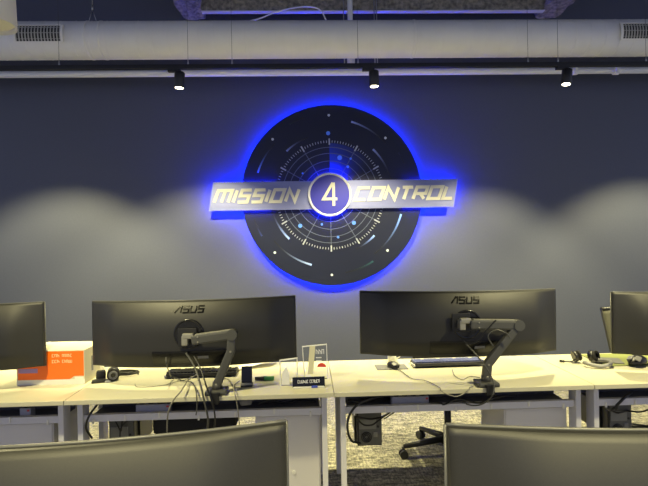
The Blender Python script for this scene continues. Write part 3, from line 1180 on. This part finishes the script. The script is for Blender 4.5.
# ------------------------------------------------------------------ things on the desks
def mark_row(mb, x0, x1, z0, z1, n, fn, seed):
    """small blurred letter-like marks, too small to read in the photo"""
    rnd = random.Random(seed)
    w = (x1 - x0) / n
    for i in range(n):
        a = x0 + w * i + w * 0.12
        b = a + w * 0.66
        k = rnd.randint(0, 3)
        m_ = (z0 + z1) / 2
        if k == 0: pts = [(a, z0), (a, z1), (b, z1), (b, z0)]
        elif k == 1: pts = [(b, z1), (a, z1), (a, z0), (b, z0)]
        elif k == 2: pts = [(a, z0), (a, z1), (b, m_), (b, z0)]
        else: pts = [(a, z1), (a, z0), (b, z0), (b, z1)]
        mb.stroke(pts, w * 0.22, fn)


# the orange-fronted carton
b0 = at(16.5, 384.5, 2.96); b1 = at(85.0, 379.0, 2.96)
bw = (b1 - b0).length
ct = thing('product_carton', 'white carton with an orange printed front standing on the far left desk', 'carton', ((b0.x + b1.x) / 2, 2.96, DZ), R(-1))
CH = at(50, 350.5, 2.96).z - DZ
MB().box((0, 0.135, CH / 2), (bw, 0.27, CH), bev=0.003).build('carton_body', M['card'], ct)
cf = lambda off: (lambda x, z, k: Vector((x, -off if k == 0 else 0.001, z)))
fp = MB()
fp.prism([(-bw / 2 + 0.008, 0.032), (bw / 2 - 0.088, 0.032), (bw / 2 - 0.060, 0.050), (bw / 2 - 0.004, 0.050), (bw / 2 - 0.004, CH - 0.006), (-bw / 2 + 0.008, CH - 0.006)], cf(0.0015))
fpo = fp.build('orange_front', M['orange'], ct)
vb = MB()
vb.prism([(-bw / 2 + 0.012, 0.072), (-bw / 2 + 0.125, 0.072), (-bw / 2 + 0.125, 0.098), (-bw / 2 + 0.012, 0.098)], cf(0.0025))
vb.build('violet_band', M['violet'], fpo)
tx = MB()
mark_row(tx, 0.01, 0.055, CH - 0.040, CH - 0.024, 3, cf(0.003), 1)
mark_row(tx, 0.07, 0.130, CH - 0.040, CH - 0.024, 5, cf(0.003), 2)
mark_row(tx, 0.01, 0.055, CH - 0.074, CH - 0.058, 3, cf(0.003), 3)
mark_row(tx, 0.07, 0.130, CH - 0.074, CH - 0.058, 5, cf(0.003), 4)
tx.build('print_marks', M['pinkprint'], fpo)
lo_ = MB()
lo_.prism([(bw / 2 - 0.058, 0.016), (bw / 2 - 0.006, 0.016), (bw / 2 - 0.006, 0.044), (bw / 2 - 0.058, 0.044)], cf(0.0015))
lo_.build('corner_label', M['cardw'], ct)
wf = MB()
wf.prism([(-bw / 2, 0.0), (bw / 2, 0.0), (bw / 2, 0.030), (-bw / 2, 0.030)], cf(0.001))
wf.build('white_border', M['cardw'], ct)
sl = MB()
sl.box((bw / 2 + 0.001, 0.10, CH * 0.5), (0.003, 0.02, 0.09))
sl.build('side_print', M['grey'], ct)

# a small camera-like webcam lying beside the carton
p = at(108, 377, 3.02)
wc = thing('webcam', 'small black webcam lying on the desk right of the orange carton', 'webcam', (p.x, 3.02, DZ), R(20))
MB().box((-0.04, 0.03, 0.030), (0.055, 0.05, 0.060), bev=0.014).build('clip', M['black'], wc)
MB().box((-0.05, -0.02, 0.008), (0.08, 0.05, 0.016), bev=0.006).build('foot', M['black'], wc)
MB().cone((0.030, -0.03, 0.036), (0.030, 0.045, 0.036), 0.036, seg=28).build('body', M['black'], wc)
rg = MB()
rg.lathe([(0.014, -0.030), (0.026, -0.030), (0.026, -0.037), (0.014, -0.037)], (0.030, 0, 0.036), axis='Y', seg=28, closed=True)
rgo = rg.build('lens_ring', M['grey'], wc)
MB().cone((0.030, -0.033, 0.036), (0.030, -0.030, 0.036), 0.014, seg=20).build('lens_glass', M['gloss'], rgo)
MB().box((0.0, -0.045, 0.005), (0.03, 0.02, 0.01), bev=0.003).build('tag', M['white'], wc)

p = at(99, 366, 3.16)
rt = thing('folded_card', 'small white card with an orange edge leaning by the carton', 'card', (p.x, 3.16, DZ), R(12))
MB().box((0, 0, 0.035), (0.055, 0.003, 0.072), Matrix.Rotation(R(8), 3, 'X')).build('card_face', M['cardw'], rt)
MB().box((-0.022, -0.003, 0.035), (0.014, 0.003, 0.072), Matrix.Rotation(R(8), 3, 'X')).build('orange_edge', M['orange'], rt)

# coiled dark lead in front of the monitor
cq = MB()
pts = []
cp_ = at(126, 369.5, 3.14)
for i in range(34):
    a = i * 0.55
    pts.append(Vector((cp_.x + 0.075 * math.cos(a) * (1 + .1 * math.sin(3 * a)), 3.14 + 0.045 * math.sin(a), DZ + 0.004 + 0.0006 * i)))
cq.tube(pts, 0.004, seg=6)
tag(cq.build('coiled_lead', M['greycable']), 'dark coiled lead on the desk beside the webcam', 'cable')

# keyboards
def make_keyboard(label, loc, rz, w, key_m, body_m):
    t = thing('keyboard', label, 'keyboard', loc, rz, 'keyboards on the desks')
    rot = Matrix.Rotation(R(-4), 3, 'X')
    MB().box((0, 0.07, 0.0155), (w, 0.145, 0.018), rot, 0.004).build('body', body_m, t)
    ks = MB()
    n = int(w / 0.021)
    for r_ in range(5):
        for i in range(n):
            if r_ == 4 and (i + 2) % 5 in (0,): continue
            c = rot @ Vector((-w / 2 + (i + 0.5) * w / n, 0.018 + r_ * 0.025 - 0.07, 0.013)) + Vector((0, 0.07, 0.0155))
            ks.box(c, (0.0175, 0.019, 0.011), rot)
    ks.build('keys', key_m, t)
    MB().box((-w / 2 - 0.004, 0.05, 0.012), (0.012, 0.11, 0.014), rot, 0.003).build('end_cap', M['white'], t)
    return t


p0, p1 = at(415, 369, 3.10), at(485, 367, 3.10)
make_keyboard('black keyboard with keys tinted by blue glow on the desk right of centre', ((p0.x + p1.x) / 2, 3.10, DZ), R(1), (p1 - p0).length, M['keys'], M['keyboard'])
p0, p1 = at(166, 374, 3.02), at(236, 371, 3.02)
make_keyboard('dark keyboard under the monitor left of centre', ((p0.x + p1.x) / 2, 3.02, DZ), R(1), (p1 - p0).length, M['black'], M['black'])

# mouse with its small mat
pm = at(393, 368, 3.08)
mt = thing('mouse_mat', 'small dark grey mouse mat left of the blue tinted keyboard', 'mouse mat', (pm.x, 3.08, DZ), R(1))
MB().box((0, 0.06, 0.002), (0.20, 0.125, 0.004), bev=0.0015).build('mat', M['padgrey'], mt)
mk_ = MB()
mark_row(mk_, -0.07, 0.0, 0.02, 0.032, 4, lambda x, z, k: Vector((x, z, 0.0046 if k == 0 else 0.0035)), 9)
mk_.build('print_marks', M['grey'], mt)


def make_mouse(label, loc, rz, sc_=1.0, m=None):
    t = thing('computer_mouse', label, 'mouse', loc, rz, 'computer mice on the desks')
    g = bmesh.new()
    bmesh.ops.create_uvsphere(g, u_segments=24, v_segments=14, radius=1.0)
    for v in g.verts:
        zz = v.co.z
        v.co = Vector((v.co.x * 0.033 * (1 - 0.12 * v.co.y), v.co.y * 0.058, (zz * 0.026 if zz > 0 else zz * 0.012) + 0.012)) * sc_
    for f in g.faces: f.smooth = True
    b = MB(); b.merge(g, Matrix.Identity(4))
    b.build('shell', m or M['black'], t)
    MB().cone((-0.004 * sc_, 0.032 * sc_, 0.026 * sc_), (0.004 * sc_, 0.032 * sc_, 0.026 * sc_), 0.009 * sc_, seg=14).build('wheel', M['grey'], t)
    for sx in (-1, 1):
        bt = MB()
        bt.box((sx * 0.014 * sc_, 0.034 * sc_, 0.0305 * sc_), (0.022 * sc_, 0.034 * sc_, 0.006 * sc_), Matrix.Rotation(R(-16), 3, 'X') @ Matrix.Rotation(R(sx * 20), 3, 'Y'), 0.003 * sc_)
        bt.build('button', M['grey'], t)
    return t


q = at(394, 367.0, 3.10)
make_mouse('black mouse on the small mat by the blue tinted keyboard', (q.x, 3.12, DZ + 0.004), R(200), 1.0)
q = at(637, 369, 2.98)
make_mouse('black mouse on the green pad at the far right', (q.x + 0.035, 3.03, DZ + 0.0045), R(130), 1.55)
q = at(656, 361, 3.2)
make_mouse('small dark mouse partly cut off by the right edge behind another', (q.x + 0.07, 3.22, DZ + 0.004), R(180), 0.9)

# white mug behind the mat
q = at(392, 361, 3.28)
mg = thing('white_mug', 'plain white mug behind the mouse under the monitor', 'mug', (q.x, 3.28, DZ))
mgm = MB()
mgm.lathe([(0.024, 0.0), (0.029, 0.004), (0.029, 0.085), (0.026, 0.085), (0.026, 0.008)], seg=32)
mgm.build('cup', M['white'], mg)
hm = MB()
hm.tube([(0.028, 0, 0.068), (0.050, 0, 0.062), (0.052, 0, 0.035), (0.028, 0, 0.022)], 0.0045, smooth_n=6)
hm.build('handle', M['white'], mg)

# phone stand
q = at(246, 382, 2.78)
ps = thing('phone_stand', 'phone on a small dark stand on the desk right of the monitor arm', 'phone stand', (q.x, 2.80, DZ), R(3))
MB().box((0, 0.03, 0.004), (0.068, 0.075, 0.008), bev=0.003).build('stand_base', M['black'], ps)
MB().box((0, 0.050, 0.050), (0.056, 0.008, 0.095), Matrix.Rotation(R(-14), 3, 'X'), 0.003).build('stand_back', M['black'], ps)
MB().box((0, 0.004, 0.014), (0.066, 0.008, 0.014), bev=0.002).build('lip', M['grey'], ps)
ph = thing('mobile_phone', 'black mobile phone leaning on the small stand', 'phone', (q.x, 2.80, DZ), R(3))
MB().box((0, 0.038, 0.058), (0.062, 0.007, 0.098), Matrix.Rotation(R(-14), 3, 'X'), 0.003).build('phone_body', M['gloss'], ph)

# curled sheet of paper under the monitor
cs = MB()
q0 = at(252, 366, 3.16)
prev = None
N = 14
rows = []
for i in range(N + 1):
    t_ = i / N
    xx = q0.x - 0.12 + 0.26 * t_
    zz = DZ + 0.003 + 0.055 * (t_ ** 3) + 0.012 * math.sin(t_ * math.pi)
    rows.append([cs.bm.verts.new((xx, q0.y - 0.01 + 0.10 * t_, zz)), cs.bm.verts.new((xx + 0.03, q0.y + 0.16 + 0.04 * t_, zz))])
for A, B in zip(rows, rows[1:]):
    f = cs.bm.faces.new((A[0], B[0], B[1], A[1])); f.smooth = True
cso = cs.build('curled_paper', M['paper'])
sm = cso.modifiers.new('thickness', 'SOLIDIFY'); sm.thickness = 0.0015
tag(cso, 'white sheet of paper curling up at its right end under the monitor', 'paper')

# black and green marker
q = at(255, 376.5, 2.92); q2 = at(274, 375.5, 2.92)
mkr = thing('marker_pen', 'black and green marker lying left of the acrylic awards', 'marker', (q.x, 2.92, DZ + 0.013), R(-2))
Lm = q2.x - q.x
MB().cone((0, 0, 0), (Lm * 0.52, 0, 0), 0.010, 0.013, seg=18).build('barrel', M['black'], mkr)
MB().cone((Lm * 0.50, 0, 0), (Lm, 0, 0), 0.0135, 0.012, seg=18).build('cap', M['green'], mkr)


# clear acrylic awards
def make_award(name, label, p0, p1, Y, h, skew):
    x0, x1 = p0.x, p1.x
    w = x1 - x0
    t = thing(name, label, 'award', ((x0 + x1) / 2, Y, DZ), R(-3), 'clear acrylic awards')
    b = MB()
    b.prism([(-w / 2 + skew, 0.0), (w / 2, 0.0), (w / 2 - skew * 0.2, h), (-w / 2, h - 0.012)], lambda x, z, k: Vector((x, 0.0 if k == 0 else 0.018, z)))
    b.build('acrylic_block', M['glass'], t)
    e = MB()
    e.stroke([(-w / 2 + skew, 0.0), (-w / 2, h - 0.012), (w / 2 - skew * 0.2, h), (w / 2, 0.0)], 0.004, lambda x, z, k: Vector((x, -0.001 if k == 0 else 0.019, z)))
    e.build('polished_edge', M['etch'], t)
    return t, w


p0, p1 = at(280, 385, 2.80), at(297.5, 384, 2.80)
aw, w = make_award('acrylic_award', 'smaller clear acrylic award, nearer and left of the name plate', p0, p1, 2.80, 0.155, 0.004)
ib = MB()
ib.prism([(-w / 2 + 0.008, 0.004), (0.006, 0.004), (0.0, 0.075), (-0.012, 0.11), (-w / 2 + 0.014, 0.075)], lambda x, z, k: Vector((x, -0.0015 if k == 0 else -0.0005, z)))
ib.build('etched_figure', M['etch'], aw)
p0, p1 = at(303, 380, 2.92), at(327.5, 379, 2.92)
aw2, w = make_award('acrylic_award', 'larger clear acrylic award behind the name plate, with a cream strip', p0, p1, 2.92, 0.205, 0.010)
cs2 = MB()
cs2.prism([(-0.045, 0.03), (-0.012, 0.03), (0.004, 0.20), (-0.030, 0.198)], lambda x, z, k: Vector((x, -0.004 if k == 0 else -0.001, z)))
cs2.build('cream_strip', M['cream'], aw2)
em = MB()
ef = lambda x, z, k: Vector((x, -0.0025 if k == 0 else -0.0005, z))
mark_row(em, 0.006, 0.058, 0.150, 0.176, 3, ef, 5)
em.stroke([(0.006, 0.128), (0.040, 0.128)], 0.006, ef)
em.stroke([(0.006, 0.110), (0.040, 0.110)], 0.005, ef)
em.build('etched_marks', M['etch'], aw2)
rdm = MB()
rdm.prism(arc(0.026, 0, 180, 16), lambda x, z, k: Vector((x + 0.040, -0.003 if k == 0 else -0.0005, z * 0.9 + 0.072)))
rdm.build('red_emblem', M['red'], aw2)

# name plate
p0, p1 = at(292.5, 384, 2.74), at(325, 381, 2.74)
nw = p1.x - p0.x
npl = thing('name_plate', 'black desk name plate with white lettering before the awards', 'name plate', ((p0.x + p1.x) / 2, 2.745, DZ), R(2))
rotn = Matrix.Rotation(R(-12), 3, 'X')
MB().box((0, 0.010, 0.030), (nw, 0.008, 0.056), rotn, 0.0015).build('plate', M['gloss'], npl)
MB().box((0, 0.012, 0.004), (nw * 0.96, 0.040, 0.008), bev=0.002).build('foot', M['white'], npl)
nl = MB()
nfn = lambda x, z, k: rotn @ Vector((x, -0.0055 if k == 0 else -0.0035, z - 0.030)) + Vector((0, 0.010, 0.030))
mark_row(nl, -nw * 0.34, 0.0, 0.026, 0.041, 6, nfn, 21)
mark_row(nl, nw * 0.03, nw * 0.34, 0.026, 0.041, 6, nfn, 22)
nl.build('white_marks', M['etch'], npl)
bs_ = MB()
bs_.box((nw * 0.17, -0.010, 0.008), (0.034, 0.004, 0.012), bev=0.002)
bs_.build('blue_sticker', M['bluestick'], npl)

# headphones on the right desk
q = at(592, 365, 3.05)
hp = thing('headphones', 'grey and black headphones lying at the joint of the right desks', 'headphones', (q.x, 3.05, DZ), R(-12))
hb = MB()
pts = []
for i in range(15):
    a = R(200 + 250 * i / 14)
    pts.append((0.085 * math.cos(a) + 0.02, 0.075 * math.sin(a) - 0.01, 0.014 + 0.012 * abs(math.cos(a))))
hb.tube(pts, 0.012, seg=10)
hb.build('headband', M['grey'], hp)
for k, (px, py, ang) in enumerate(((-0.075, 0.060, 4), (0.035, 0.075, -50))):
    e = MB()
    d = Vector((math.cos(R(ang)), math.sin(R(ang)), 0.25)).normalized()
    c = Vector((px, py, 0.043))
    e.cone(c - d * 0.018, c + d * 0.012, 0.037, 0.030, seg=26)
    eo = e.build('ear_cup', M['black'], hp)
    MB().lathe([(0.016, 0), (0.033, 0), (0.035, 0.008), (0.031, 0.014), (0.016, 0.014)], seg=26, closed=True).build('cushion', M['fabric'], eo).matrix_local = Matrix.Translation(c + d * 0.012) @ d.to_track_quat('Z', 'Y').to_matrix().to_4x4()
mc = MB()
mc.tube([(-0.09, 0.03, 0.03), (-0.12, 0.01, 0.018), (-0.155, 0.03, 0.014)], 0.004, smooth_n=5)
mc.cone((-0.155, 0.03, 0.014), (-0.18, 0.045, 0.013), 0.008, seg=10)
mc.build('microphone_boom', M['black'], hp)

q0, q1 = at(607, 363.5, 3.0), at(680, 363.5, 3.0)
gp = MB().box(((q0.x + q1.x) / 2 + 0.01, 3.17, DZ + 0.002), (q1.x - q0.x, 0.32, 0.004), bev=0.001).build('desk_pad', M['padgreen'])
tag(gp, 'yellow green desk pad under the mouse at the far right', 'desk pad')
q0 = at(610, 362, 3.1)
dp = MB().box((q0.x + 0.005, 3.14, DZ + 0.0065), (0.17, 0.15, 0.004), Matrix.Rotation(R(-20), 3, 'Z'), 0.001).build('notebook', M['padgrey'])
tag(dp, 'thin dark grey notebook lying behind the headphones', 'notebook')

# ------------------------------------------------------------------ cables
def clear_of_desk(p, r):
    """keep a cable on the outside of table tops, rails and trays"""
    q = p.copy()
    g = r + 0.004
    if DZ - 0.025 - g < q.z < DZ + g and q.y > DY - g:
        up, out, dn = DZ + g - q.z, q.y - (DY - g), q.z - (DZ - 0.025 - g)
        if up <= out and up <= dn: q.z = DZ + g
        elif out <= dn: q.y = DY - g
        else: q.z = DZ - 0.025 - g
    ry = DY + LEGY + 0.015
    if 0.569 - g < q.z < 0.607 + g and ry - 0.008 - g < q.y < ry + 0.03 + g:
        out, up = q.y - (ry - 0.008 - g), 0.607 + g - q.z
        if out < up: q.y = ry - 0.008 - g
        else: q.z = 0.607 + g
    if 0.570 < q.z < 0.582 + g and ry < q.y < ry + 0.22: q.z = 0.582 + g
    return q


def cable(pts, r, m, label):
    c = MB()
    P = [clear_of_desk(p, r) for p in catmull([Vector(p) for p in pts], 30)]
    c.tube(P, r, seg=7)
    return tag(c.build('cable', m), label, 'cable', 'cables on and under the desks')


D = DZ + 0.004
def on_desk(px, py):
    """point on the desk top seen at a photo pixel"""
    d = CAM_ROT @ Vector(((px - 324) / F_PX, -(py - 243) / F_PX, -1))
    p = CAM + d * ((D - CAM.z) / d.z)
    return p


cable([at(396, 366, 3.10)] + [on_desk(*p) for p in ((402, 372), (412, 379), (425, 381), (436, 386))] + [at(442, 391.5, 2.628), at(448, 394.5, 2.625), at(456, 396.5, 2.615), at(463, 394, 2.625), at(467, 391, 2.628), on_desk(471, 387.5), on_desk(474, 386)], 0.0028, M['palecable'],
      'pale mouse lead hanging over the desk edge by the right monitor arm')
cable([on_desk(452, 369.5), on_desk(455, 376), on_desk(462, 380), on_desk(470, 377), on_desk(480, 378)], 0.0025, M['palecable'], 'thin pale keyboard lead crossing to the right monitor arm')
cable([at(461, 338, 2.74), at(468, 344, 2.70), at(478, 341, 2.67), at(486, 331, 2.655), at(496, 320, 2.655)], 0.004, M['black'], 'black cable looped in front of the right monitor arm')
cable([at(493, 346, 2.66), at(488, 336, 2.655), at(496, 330, 2.65), at(506, 333, 2.65), at(510, 338, 2.65)], 0.0035, M['greycable'], 'grey cable loop behind the elbow of the right monitor arm')
cable([at(466, 344, 2.735), at(474, 352, 2.68), at(482, 362, 2.655), at(490, 374, 2.645), at(494, 385, 2.615), at(492, 396, 2.60), at(482, 404, 2.66), at(470, 405, 2.70), at(455, 399, 2.76)], 0.004, M['greycable'],
      'grey cable running down the right monitor arm to the tray')
cable([at(186, 353, 2.735), at(194, 366, 2.70), at(200, 383, 2.63), at(204, 400, 2.61), at(208, 420, 2.63), at(206, 436, 2.7)], 0.0055, M['greycable'],
      'thick grey cable dropping from the left monitor over the desk edge')
cable([at(194, 356, 2.735), at(201, 370, 2.672), at(207, 388, 2.612), at(212, 402, 2.60), at(215, 418, 2.62), at(213, 436, 2.68)], 0.0045, M['black'],
      'black cable dropping beside the thick grey one at the left monitor')
cable([at(166, 357, 2.74), at(167, 366, 2.74), on_desk(173, 379), on_desk(182, 381), on_desk(193, 384), at(196, 391, 2.625), at(197, 405, 2.61), at(196, 415, 2.62)], 0.0035, M['greycable'],
      'grey cable trailing from the left end of the monitor ports')
cable([on_desk(198, 379) + Vector((0, 0, 0.03)), on_desk(189, 384) + Vector((0, 0, 0.026)), at(181, 391, 2.62), at(173, 401, 2.61), at(168, 414, 2.63), at(167, 432, 2.70)], 0.004, M['palecable'],
      'pale cable arching off the desk edge left of the left monitor arm')
cable([on_desk(222, 379), on_desk(230, 381), at(234, 390, 2.63), at(237, 404, 2.62), at(239, 420, 2.66), at(240, 436, 2.72)], 0.003, M['palecable'],
      'thin pale cable hanging right of the left monitor arm')
cable([on_desk(135, 384), on_desk(137, 387), on_desk(150, 387), on_desk(166, 385), on_desk(176, 382), on_desk(190, 379)], 0.0018, M['greycable'],
      'hair thin grey wire lying across the desk left of centre')
cable([on_desk(240, 381), on_desk(234, 386), on_desk(240, 388), on_desk(249, 385)], 0.002, M['greycable'], 'thin wire curled in front of the phone stand')
cable([at(103, 398, 2.78), at(97, 405, 2.73), at(89, 416, 2.68), at(86, 428, 2.70), at(92, 438, 2.78)], 0.006, M['black'],
      'thick black cable bowing down beside the left pair of legs')
cable([at(372, 398, 2.74), at(357, 405, 2.69), at(348.5, 418, 2.69), at(348, 432, 2.70), at(352, 441, 2.85), at(360, 443, 2.95)], 0.007, M['black'],
      'thick black cable bowing round the computer right of centre')
cable([at(350, 410, 2.80), at(356, 416, 2.82), at(364, 418, 2.90), at(372, 419, 2.94), at(384, 416, 2.90), at(394, 409, 2.82)], 0.006, M['black'], 'black cable crossing the back of the computer right of centre')
cable([at(359, 421, 2.95), at(364, 425, 2.88), at(372, 425, 2.87), at(378, 421, 2.87), at(387, 414, 2.80)], 0.005, M['black'], 'second black cable looping lower across the computer right of centre')
cable([at(401, 408, 2.84), at(393, 413, 2.90), at(384, 419, 2.96)], 0.004, M['palecable'], 'pale cable slanting right from the computer right of centre')
cable([at(430, 404, 2.74), at(445, 404, 2.71), at(458, 399, 2.72), at(478, 403, 2.70), at(490, 399, 2.70), at(505, 396, 2.76), at(517, 396, 2.80)], 0.005, M['black'], 'black cable draped along the rail by the right monitor arm')
cable([at(632, 392, 2.78), at(625, 397, 2.70), at(618, 404, 2.70), at(611, 410, 2.76), at(606, 407, 2.86)], 0.008, M['black'], 'black cable slanting before the computer at the far right')
cable([at(610, 410, 2.96), at(618, 413, 2.86), at(628, 411, 2.96), at(640, 412, 2.84), at(650, 409, 2.80)], 0.005, M['black'], 'black cable sagging across the computer at the far right')
cable([at(112, 416, 2.93), at(117, 424, 2.90), at(121, 431, 2.93), at(123, 420, 2.92), at(133, 415, 2.92), at(150, 409, 2.95)], 0.004, M['black'], 'black leads tangled on the computer left of centre')
cable([at(120, 440, 2.92), at(121, 428, 2.90), at(128, 420, 2.93), at(134, 413, 2.94)], 0.004, M['black'], 'black lead rising from the computer left of centre')
cable([at(0, 401, 2.78), at(8, 399, 2.78), at(20, 397, 2.80), at(36, 398, 2.82), at(52, 400, 2.84)], 0.007, M['black'], 'black cables bundled in the tray of the far left desk')
cable([at(258, 404, 2.76), at(270, 400, 2.78), at(285, 403, 2.80), at(300, 399, 2.84), at(316, 401, 2.84)], 0.006, M['black'], 'black cable lying in the tray under the acrylic awards')
cable([at(348, 400, 2.78), at(362, 402, 2.76), at(378, 397, 2.78), at(390, 399, 2.84)], 0.008, M['black'], 'bundled black cables in the tray left of the power strip')
pl = MB()
pl.tube([at(240, 402, 2.75), at(246, 400, 2.75), at(252, 402, 2.75)], [0.02, 0.030, 0.016], seg=12)
tag(pl.build('power_adaptor', M['padgrey']), 'dark rounded power adaptor in the tray under the phone stand', 'adaptor')
